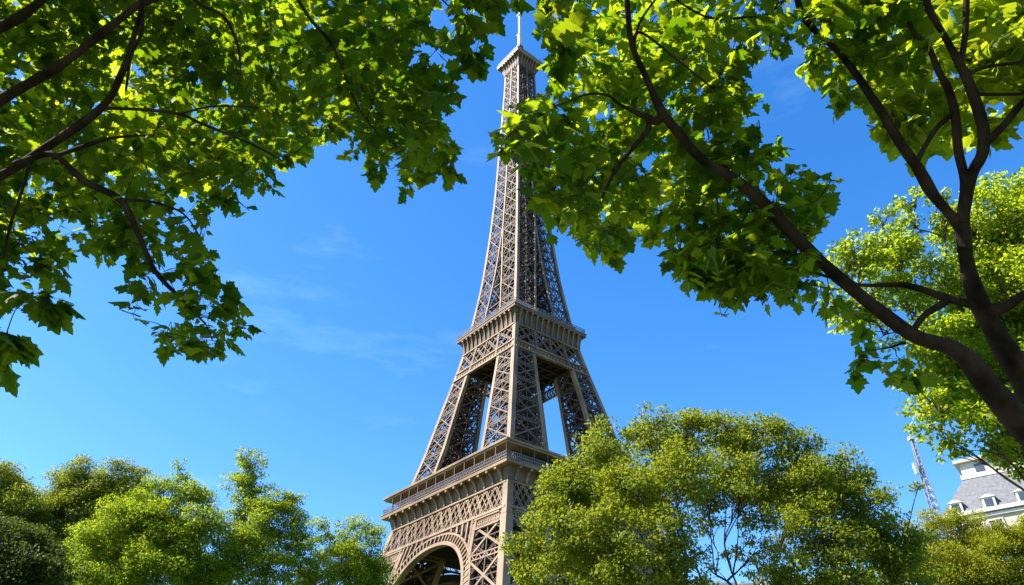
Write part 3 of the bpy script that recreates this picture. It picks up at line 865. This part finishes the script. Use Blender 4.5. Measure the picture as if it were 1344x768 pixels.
T.limb([(1292, 192, 7.1, 11), (1318, 165, 7.0, 10), (1344, 133, 7.0, 9), (1390, 85, 7.2, 7)])
T.limb([(1268, 98, 7.1, 7), (1293, 88, 7.2, 6), (1344, 80, 7.3, 5), (1400, 60, 7.5, 3)])
T.limb([(1276, 124, 7.1, 7), (1300, 124, 7.2, 6), (1344, 123, 7.3, 5)])
T.limb([(1203, 214, 7.0, 9), (1227, 172, 7.1, 9), (1248, 152, 7.2, 8)])
T.limb([(1290, 408, 7.3, 18), (1318, 402, 7.2, 16), (1350, 382, 7.2, 13), (1420, 350, 7.4, 8)])
T.limb([(1284, 402, 7.3, 13), (1242, 391, 7.2, 11), (1188, 373, 7.1, 8), (1129, 373, 6.9, 5), (1070, 358, 6.8, 3)])
T.limb([(1242, 394, 7.2, 10), (1212, 415, 7.0, 9), (1196, 440, 6.85, 10)])
T.limb([(1188, 450, 6.8, 5), (1165, 457, 6.7, 3), (1139, 460, 6.6, 2)])
T.limb([(868, 152, 6.2, 10), (860, 160, 6.2, 10), (843, 152, 6.15, 8), (815, 138, 6.1, 5), (796, 125, 6.0, 4), (768, 125, 5.9, 3.5), (737, 137, 5.8, 2.5), (705, 145, 5.8, 1.6)])
T.limb([(852, 160, 6.2, 7), (848, 175, 6.15, 6.5), (831, 195, 6.1, 6), (807, 227, 6.1, 5), (790, 260, 6.1, 3)])
T.limb([(832, 58, 6.2, 6), (843, 43, 6.2, 5), (894, 82, 6.2, 3.5), (941, 121, 6.2, 2)])
T.limb([(1045, -20, 7.4, 6), (1008, 18, 7.0, 5), (976, 23, 6.8, 4.5), (937, 24, 6.6, 4), (914, 16, 6.5, 3), (885, -2, 6.5, 2.5)])
T.limb([(832, 65, 6.2, 5), (840, 30, 6.3, 4), (868, -10, 6.5, 3)])
NEARR = [(700, -60), (1035, -60), (1025, 15), (1022, 50), (1008, 70), (985, 60), (972, 100), (985, 130), (985, 165), (1020, 205), (1055, 225), (1062, 270), (1045, 300), (1050, 355), (1020, 368), (960, 380), (920, 355), (890, 325), (880, 300), (850, 285), (815, 300), (790, 320), (765, 310), (742, 275), (735, 240), (705, 215), (700, 190), (655, 190), (668, 165), (690, 140), (725, 100), (722, 50)]
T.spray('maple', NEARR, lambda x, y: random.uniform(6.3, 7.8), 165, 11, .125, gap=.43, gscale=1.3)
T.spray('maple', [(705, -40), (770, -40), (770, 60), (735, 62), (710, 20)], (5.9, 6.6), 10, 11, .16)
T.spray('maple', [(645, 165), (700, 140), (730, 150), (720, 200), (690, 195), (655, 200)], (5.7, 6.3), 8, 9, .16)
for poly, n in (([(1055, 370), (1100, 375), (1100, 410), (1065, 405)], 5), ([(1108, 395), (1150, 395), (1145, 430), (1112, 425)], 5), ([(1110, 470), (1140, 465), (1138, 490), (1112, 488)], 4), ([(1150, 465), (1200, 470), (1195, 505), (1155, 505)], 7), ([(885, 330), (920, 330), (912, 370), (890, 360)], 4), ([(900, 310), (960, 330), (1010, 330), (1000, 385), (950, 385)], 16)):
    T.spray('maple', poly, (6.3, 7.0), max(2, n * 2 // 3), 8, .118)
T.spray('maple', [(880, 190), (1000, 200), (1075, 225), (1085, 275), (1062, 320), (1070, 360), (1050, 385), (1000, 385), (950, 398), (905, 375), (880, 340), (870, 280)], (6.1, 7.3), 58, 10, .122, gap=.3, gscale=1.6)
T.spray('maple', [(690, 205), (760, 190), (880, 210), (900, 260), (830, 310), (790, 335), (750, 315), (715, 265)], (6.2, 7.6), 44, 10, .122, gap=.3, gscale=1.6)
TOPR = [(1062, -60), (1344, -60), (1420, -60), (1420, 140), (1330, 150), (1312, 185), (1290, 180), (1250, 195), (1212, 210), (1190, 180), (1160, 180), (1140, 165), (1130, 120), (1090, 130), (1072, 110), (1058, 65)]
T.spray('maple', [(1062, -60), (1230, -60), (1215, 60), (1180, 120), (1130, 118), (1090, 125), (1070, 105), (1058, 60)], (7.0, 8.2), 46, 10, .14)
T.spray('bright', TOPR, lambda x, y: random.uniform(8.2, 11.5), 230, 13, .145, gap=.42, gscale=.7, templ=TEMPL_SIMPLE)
# the higher storey of the crown behind the near sprays; sunlight put into leaf colour
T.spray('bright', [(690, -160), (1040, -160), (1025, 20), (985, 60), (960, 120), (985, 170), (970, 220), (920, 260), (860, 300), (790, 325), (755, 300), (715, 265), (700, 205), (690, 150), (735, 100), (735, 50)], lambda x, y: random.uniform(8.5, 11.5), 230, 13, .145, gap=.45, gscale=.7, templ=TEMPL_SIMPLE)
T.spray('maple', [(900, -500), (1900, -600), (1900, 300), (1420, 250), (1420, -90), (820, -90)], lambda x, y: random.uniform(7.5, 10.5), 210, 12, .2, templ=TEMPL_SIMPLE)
T.cloud('maple', 150, (-.5, 9), (-6, 2.2), (5.5, 9.5), 11, .22)  # out of view; added to darken the trunk and near leaves
T.finish(); rel(rt)

# ---- free standing trees
def free_tree(name, label, cat, Y, base_px, blobs, leaf, per_m3, m, bark, group=None, fork_z=None, tr=.28, sub=16, clump=.33, keep=1.0, limb_r=.09):
    """blobs: (px, py, radius px, depth offset m)"""
    B = []
    for px, py, rp, dd in blobs:
        c = atY(px, py, Y + dd); dist = np.linalg.norm(c - CAM)
        B.append((c, rp * dist / F_PX))
    bx = atY(base_px, 768, Y)[0]
    root = empty(name, (bx, Y, 0), label, cat, group)
    base = np.array([bx, Y, 0.])
    zlo = min(c[2] - r * .6 for c, r in B)
    fz = fork_z if fork_z is not None else max(1.8, zlo * .75)
    fk_ = base + np.array([0, 0, fz])
    tbm = MB()
    top = max(B, key=lambda b: b[0][2])
    sp, sr = smooth_path([base - (0, 0, .3), base + (0, 0, .4), base + (random.uniform(-.1, .1), 0, fz * .6), fk_], [tr * 1.5, tr * 1.15, tr, tr * .85], 5)
    tbm.tube(sp, sr, 10); tbm.build('trunk', bark, root, True)
    tw = MB(); pos, dr, nm, sz = [], [], [], []
    nodes, nr = [fk_ - (0, 0, .1)], [limb_r * 1.25]
    for c, r in sorted(B, key=lambda b: np.linalg.norm(b[0] - fk_)):
        NN = np.array(nodes); v = c - NN; dist = np.linalg.norm(v, axis=1)
        cost = dist * (1.25 - .75 * v[:, 2] / (dist + 1e-6)) + np.array([.25 if q > .03 else 1.5 for q in nr])
        j = int(np.argmin(np.round(cost, 3))); a0, r0 = NN[j], nr[j]
        L = dist[j]
        r1 = max(.022, min(r0 * .82, limb_r * .4 + .02 * L))
        p1 = a0 + (c - a0) * .35 + np.array([random.gauss(0, .07), random.gauss(0, .07), .05]) * L
        p2 = a0 + (c - a0) * .7 + np.array([random.gauss(0, .05), random.gauss(0, .05), .05]) * L
        lm = MB(); sp, sr = smooth_path([a0, p1, p2, c], [r1, r1 * .8, r1 * .6, r1 * .3], 4, .12)
        lm.tube(sp, sr, 6); lm.build('limb', bark, root, True)
        for q, rr_ in zip(sp[2:], sr[2:]): nodes.append(q); nr.append(rr_)
        ns = max(7, int(sub * (r / 1.3) ** 1.5))
        for k in range(ns):
            dv = rng.normal(size=3); dv /= np.linalg.norm(dv)
            rr = r * (random.random() ** .36) * .86
            cc = c + dv * rr * np.array([1, 1, .95])
            if random.random() > keep: continue
            a = sp[random.randrange(len(sp) // 2, len(sp))]
            t2, r2 = smooth_path([a, (a + cc) / 2 + np.array([0, 0, .1 * r]), cc], [.016, .011, .004], 3)
            tw.tube(t2, r2, 4, False)
            rc = r * clump * random.uniform(.65, 1.25)
            nl = max(14, int(per_m3 * rc * rc / (leaf * leaf)))
            pp = rng.normal(size=(nl, 3)); pp = pp / np.linalg.norm(pp, axis=1, keepdims=True) * (rng.random((nl, 1)) ** .42) * rc * np.array([1.15, 1.15, .6])
            P = cc + pp
            outv = unit(P - c)
            pos.append(P)
            dr.append(rng.normal(size=(nl, 3)) * .7 + outv * .6 + np.array([0, 0, -.25]))
            nm.append(rng.normal(size=(nl, 3)) * .45 + outv * .45 + np.array([0, 0, .85]))
            sz.append(leaf * rng.uniform(.65, 1.25, nl))
    tag(tw.build('twigs', bark, root), kind='stuff')
    leaves('crown', np.concatenate(pos), np.concatenate(dr), np.concatenate(nm), np.concatenate(sz), TEMPL_SMALL, m, root)
    rel(root)
    return root

# bright tree at the right edge behind the forked limbs
free_tree('leafy_tree', 'bright yellow-green tree filling the right edge behind the thick forked limbs', 'tree', 12.5, 1560,
    [(1330, 280, 62, 0), (1270, 300, 48, .5), (1150, 320, 34, 0), (1110, 350, 30, 0), (1145, 385, 34, .3), (1190, 400, 44, .4), (1215, 440, 40, 0), (1285, 420, 60, 1), (1235, 500, 40, .4), (1290, 500, 60, 1), (1345, 540, 60, 1), (1240, 290, 30, 0), (1290, 255, 30, .4), (1200, 300, 30, .5), (1185, 345, 42, 0), (1130, 350, 36, -.3), (1240, 375, 52, .6), (1330, 390, 60, .3), (1250, 455, 48, 0), (1320, 480, 58, .5), (1300, 550, 48, 0), (1240, 540, 36, -.3), (1250, 580, 22, 0), (1345, 590, 40, .4), (1420, 330, 90, 1), (1440, 480, 90, 1), (1500, 380, 110, 2), (1110, 395, 22, -.3), (1400, 590, 60, .8), (1560, 520, 110, 2), (1340, 612, 14, 0), (1290, 580, 26, 0), (1120, 330, 28, 0), (1078, 385, 16, 0), (1160, 290, 22, 0), (1195, 262, 18, 0), (1235, 255, 20, .2), (1130, 410, 26, 0), (1180, 350, 36, .5), (1225, 560, 34, 0), (1210, 520, 30, 0), (1110, 420, 24, 0), (1160, 440, 28, .3), (1300, 345, 60, 1.5), (1340, 440, 60, 1.5)],
    0.10, 14, M['bright'], M['bark2'], fork_z=3.0, tr=.24, sub=26, clump=.36, limb_r=.05)
# wide tree in front of the tower's right leg
free_tree('spreading_tree', 'wide round-crowned tree with dark fanning branches in front of the tower foot', 'tree', 26, 972,
    [(850, 560, 38, 0), (905, 562, 38, .5), (955, 565, 36, 0), (1000, 570, 36, -.4), (1045, 590, 34, 0), (800, 590, 42, .3), (760, 630, 42, 0), (830, 640, 48, -1.2), (900, 620, 48, -1.5), (970, 625, 40, -.6), (1060, 640, 44, -.5), (1110, 625, 36, .3), (1130, 670, 44, 0), (740, 690, 44, -.6), (800, 700, 48, -1.4), (720, 745, 42, -.6), (790, 760, 44, -1), (860, 735, 40, -1.6), (880, 690, 42, -1.8), (1090, 700, 46, -1), (1160, 715, 40, 0), (1180, 755, 40, .2), (1110, 755, 44, -.8), (1040, 760, 40, -1.2), (870, 600, 46, 2.2), (960, 600, 46, 2.6), (1050, 640, 46, 2.4), (790, 660, 46, 2.2), (690, 752, 24, -.4), (1030, 690, 34, -1.3), (1200, 735, 28, .2), (1205, 640, 10, 0), (1012, 715, 20, 2.0), (960, 725, 15, 2.6), (985, 705, 14, 2.4), (975, 655, 24, 1.5), (980, 680, 18, 2.5), (930, 745, 18, 2), (1030, 755, 26, 1), (690, 700, 30, -.3), (680, 735, 26, 0), (740, 650, 36, 0), (1150, 690, 30, 0), (1190, 700, 24, 0), (935, 690, 26, 2.2), (1000, 675, 26, 2.0), (925, 650, 32, 1.0), (1000, 640, 36, .5), (985, 735, 24, 1.6), (905, 735, 30, .5), (1075, 668, 34, 1), (850, 650, 40, 1), (770, 735, 44, 1), (900, 770, 36, -1), (1030, 815, 50, 0), (820, 820, 60, 0), (1150, 815, 50, 0)],
    0.122, 9.0, M['olive'], M['bark2'], fork_z=6.6, tr=.3, sub=27, clump=.40, limb_r=.15)
# row on the left
grpL = 'trees in the row at lower left'
free_tree('leafy_tree', 'olive-green tree cut off by the left edge in the row at lower left', 'tree', 46, -25,
    [(10, 640, 28, 0), (-20, 650, 40, 0), (20, 680, 34, 0), (-30, 720, 50, 0), (20, 740, 40, 0), (-60, 690, 50, 0)], .125, 9.5, M['olive'], M['bark2'], grpL, tr=.3, sub=24, clump=.38)
free_tree('leafy_tree', 'darker two-domed tree behind the others in the row at lower left', 'tree', 48, 120,
    [(105, 632, 30, 0), (85, 655, 30, 0), (155, 628, 26, 0), (180, 632, 22, 0), (130, 665, 36, 0), (75, 690, 36, 0), (180, 675, 34, 0), (110, 720, 44, 0), (170, 730, 44, 0), (60, 740, 36, 0)], .125, 9.5, M['olive'], M['bark2'], grpL, tr=.3, sub=24, clump=.38)
free_tree('leafy_tree', 'bright lime tree with a small pointed top in the row at lower left', 'tree', 40, 225,
    [(235, 612, 12, 0), (238, 632, 17, 0), (215, 645, 26, 0), (255, 650, 26, 0), (180, 665, 26, -.5), (150, 690, 34, -.8), (205, 690, 36, -.8), (260, 695, 34, -.5), (115, 715, 26, -.5), (140, 745, 38, -.8), (205, 750, 40, -1), (265, 750, 38, 0), (230, 710, 40, 1.5), (290, 720, 22, 0)], .12, 9.5, M['lime'], M['bark2'], grpL, tr=.28, sub=26, clump=.38)
free_tree('leafy_tree', 'tallest lime-green tree with one high narrow top in the row at lower left', 'tree', 42, 295,
    [(318, 602, 16, 0), (332, 610, 20, 0), (312, 630, 20, 0), (335, 640, 22, 0), (320, 668, 26, 0), (352, 668, 26, -.4), (375, 660, 20, 0), (390, 655, 12, 0), (372, 690, 30, 0), (335, 705, 32, -1), (385, 718, 24, 0), (310, 740, 34, -1), (350, 750, 34, -.6), (300, 690, 18, 0), (392, 750, 24, .5)], .12, 9.5, M['lime'], M['bark2'], grpL, tr=.28, sub=26, clump=.38)
free_tree('leafy_tree', 'small yellow-green tree beside the tower leg at the end of the left row', 'tree', 44, 440,
    [(425, 690, 16, 0), (412, 700, 18, 0), (470, 690, 18, 0), (455, 708, 24, 0), (482, 715, 24, -.3), (492, 742, 22, 0), (455, 745, 30, -.6), (415, 740, 22, .5), (400, 765, 24, 0), (480, 775, 26, 0), (440, 725, 26, .4), (430, 765, 30, -.4), (470, 730, 24, .6), (395, 720, 16, .4), (490, 700, 18, .3), (500, 770, 26, .2), (450, 690, 14, .3), (475, 755, 30, .5)], .12, 8.5, M['lime'], M['bark2'], grpL, tr=.2, sub=24, keep=.95, clump=.38)
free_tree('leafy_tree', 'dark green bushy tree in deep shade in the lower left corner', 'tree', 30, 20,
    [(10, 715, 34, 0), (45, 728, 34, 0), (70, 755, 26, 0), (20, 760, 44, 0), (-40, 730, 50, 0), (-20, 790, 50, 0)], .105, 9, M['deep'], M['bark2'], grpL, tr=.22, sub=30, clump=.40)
# lower right
free_tree('rounded_tree', 'golden-green rounded tree below the slate roof in the lower right corner', 'tree', 44, 1280,
    [(1215, 700, 28, 0), (1255, 698, 28, 0), (1300, 700, 30, 0), (1340, 706, 30, 0), (1230, 740, 36, -.5), (1285, 740, 40, -.8), (1340, 750, 40, -.5), (1390, 730, 50, 0), (1200, 740, 30, 0), (1260, 780, 50, 0), (1340, 800, 50, 0)], .12, 10, M['gold'], M['bark2'], tr=.26, sub=22)
free_tree('rounded_tree', 'small yellow bushy tree under the right side of the wide spreading crown', 'tree', 33, 1175,
    [(1165, 762, 26, 0), (1195, 772, 24, 0), (1140, 780, 26, 0), (1170, 800, 40, 0)], .11, 9, M['gold'], M['bark2'], tr=.16)

# ================================================================== buildings
def block(name, label, P0, ang, Lx, Ly, eave, wall_m, storeys, mans_h, inset, attic=None, bays=9, wparts=4, dorm=1.0):
    root = empty(name, (P0[0], P0[1], 0), label, 'building', None, ang)
    mb = MB(); mb.box((Lx / 2, Ly / 2, eave / 2), Lx, Ly, eave)
    mb.build('wall', wall_m, root)
    mb = MB()
    mb.box((Lx / 2, Ly / 2, eave + .2), Lx + 1.0, Ly + 1.0, .4); mb.box((Lx / 2, Ly / 2, eave - .28), Lx + .5, Ly + .5, .3)
    mb.box((Lx / 2, Ly / 2, eave - 3.6), Lx + .5, Ly + .5, .25)
    mb.build('cornice', M['trim'], root)
    mb = MB(); z = eave + .403; i = inset
    mb.hexa([(0, 0, z), (Lx, 0, z), (Lx, Ly, z), (0, Ly, z)], [(i, i, z + mans_h), (Lx - i, i, z + mans_h), (Lx - i, Ly - i, z + mans_h), (i, Ly - i, z + mans_h)])
    roof = mb.build('roof', M['slate'], root)
    zt = z + mans_h
    if attic:
        ax0, ah = attic
        mb = MB(); mb.box((Lx / 2 + ax0, Ly / 2, zt + ah / 2 + .003), Lx - 2 * i - .3, Ly - 2 * i - .3, ah)
        at_ = mb.build('attic', M['trim'], root)
        mb = MB(); mb.box((Lx / 2 + ax0, Ly / 2, zt + ah + .2), Lx - 2 * i + .7, Ly - 2 * i + .7, .38); mb.build('attic_cornice', M['stone'], at_)
        mb = MB(); mb.box((Lx / 2 + ax0, Ly / 2, zt + .25), Lx - 2 * i + .2, Ly - 2 * i + .2, .5); mb.build('attic_base', M['trim'], at_)
        for k in range(bays):
            wx = i + .9 + (Lx - 2 * i - 1.8) * (k + .5) / bays
            mb = MB(); mb.box((wx + ax0, i + .12, zt + ah * .55), .9, .12, ah * .55); mb.build('window', M['glass'], at_)
    else:
        for u in (.18, .5, .8):
            mb = MB(); mb.box((Lx * u, Ly / 2, zt + .8), 1.6, .7, 1.6)
            for k in range(4): mb.tube([(Lx * u - .55 + k * .36, Ly / 2, zt + 1.6), (Lx * u - .55 + k * .36, Ly / 2, zt + 2.1)], [.13, .11], 8)
            mb.build('chimney', M['beige'], roof)
    # dormers on the front and the left flank
    for k in range(bays):
        dx = Lx * (k + .5) / bays
        mb = MB()
        q = dorm
        mb.box((dx, .75, z + .95 * q), 1.25, 1.5, 1.9 * q)
        mb.hexa([(dx - .8, -.1, z + 1.9 * q), (dx + .8, -.1, z + 1.9 * q), (dx + .8, 1.6, z + 1.9 * q), (dx - .8, 1.6, z + 1.9 * q)], [(dx - .15, -.1, z + 2.4 * q), (dx + .15, -.1, z + 2.4 * q), (dx + .15, 1.9, z + 2.4 * q), (dx - .15, 1.9, z + 2.4 * q)])
        d = mb.build('dormer', M['trim'], root)
        mb = MB(); mb.box((dx, -.003, z + .95 * q), .8, .06, 1.4 * q); mb.build('pane', M['glass'], d)
    for s_ in range(wparts):
        zc = eave - 1.9 - 3.2 * s_
        for k in range(bays):
            wx = Lx * (k + .5) / bays
            mb = MB()
            for a, b, cx, cz in ((1.5, .16, 0, 1.05), (1.7, .2, 0, -1.08), (.16, 2.0, -.67, 0), (.16, 2.0, .67, 0), (.07, 2.0, 0, 0)):
                mb.box((wx + cx, -.06, zc + cz), a, .16, b)
            f = mb.build('window', M['trim'], root)
            mb = MB(); mb.box((wx, -.008, zc), 1.17, .05, 1.94); mb.build('pane', M['glass'], f)
            mb = MB(); mb.bar((wx - .8, -.3, zc - .2), (wx + .8, -.3, zc - .2), .05, .05, (0, 1, 0))
            for q in range(9): mb.bar((wx - .8 + .2 * q, -.3, zc - 1.0), (wx - .8 + .2 * q, -.3, zc - .2), .03, .03, (0, 1, 0))
            mb.build('balcony_rail', M['rail'], f)
    return root
P0 = atY(1238, 683, 82)
block('apartment_building', 'pale stone apartment block with slate mansard roof and white attic at far right', P0, math.radians(-37), 26, 15, P0[2], M['stone'], 7, 4.4, 2.9, attic=(0, 1.9), bays=8, dorm=.62)
P1 = atY(900, 790, 104)
block('apartment_building', 'beige block with grey roof glimpsed through the branches of the wide tree', P1, math.radians(4), 26, 14, P1[2], M['beige'], 6, 2.6, 1.8, None, bays=8, wparts=3)

# ---- radio mast
b0 = atY(1227, 672, 74); t0 = atY(1197, 577, 74)
mx_, my_ = (b0[0] + t0[0]) / 2, 74.0
mast = empty('radio_mast', (mx_, my_, 0), 'thin blue-grey lattice antenna mast standing left of the slate-roofed building', 'mast')
ht = t0[2]
mb = MB()
def mw(z): return float(np.interp(z, [0, ht * .8, ht], [.62, .32, .10]))
zz = list(np.linspace(0, ht, 42))
cor = [(-1, -1), (1, -1), (1, 1), (-1, 1)]
for k in range(len(zz) - 1):
    a, b = mw(zz[k]), mw(zz[k + 1])
    for i in range(4):
        c, d = cor[i], cor[(i + 1) % 4]
        mb.bar((c[0] * a, c[1] * a, zz[k]), (c[0] * b, c[1] * b, zz[k + 1]), .09, .09, (c[0], c[1], 0))
        mb.bar((c[0] * a, c[1] * a, zz[k]), (d[0] * b, d[1] * b, zz[k + 1]), .06, .06, (c[0], c[1], 0.3))
        mb.bar((c[0] * b, c[1] * b, zz[k + 1]), (d[0] * b, d[1] * b, zz[k + 1]), .06, .06, (0, 0, 1))
mb.build('lattice', M['steel'], mast)
ap = atY(1200, 616, 74)
mb = MB(); mb.box((mw(ap[2]) * -1 - .45, -.2, ap[2]), (.34), .3, 1.15); mb.bar((-.95, -.2, ap[2]), (0, 0, ap[2]), .1, .1, (0, 1, 0)); mb.build('panel_antenna', M['white'], mast)
mb = MB(); mb.box((0, 0, ht + .12), .55, .55, .3); mb.tube([(0, 0, ht), (0, 0, ht + 1.4)], [.04, .02], 6); mb.build('beacon', M['white'], mast)
for dx, dy in ((9, 2), (-8, 4), (1, -9)):
    mb = MB(); mb.bar((0, 0, ht * .72), (dx, dy, .0), .045, .045, (1, 1, .1)); mb.build('guy_wire', M['steel'], mast)
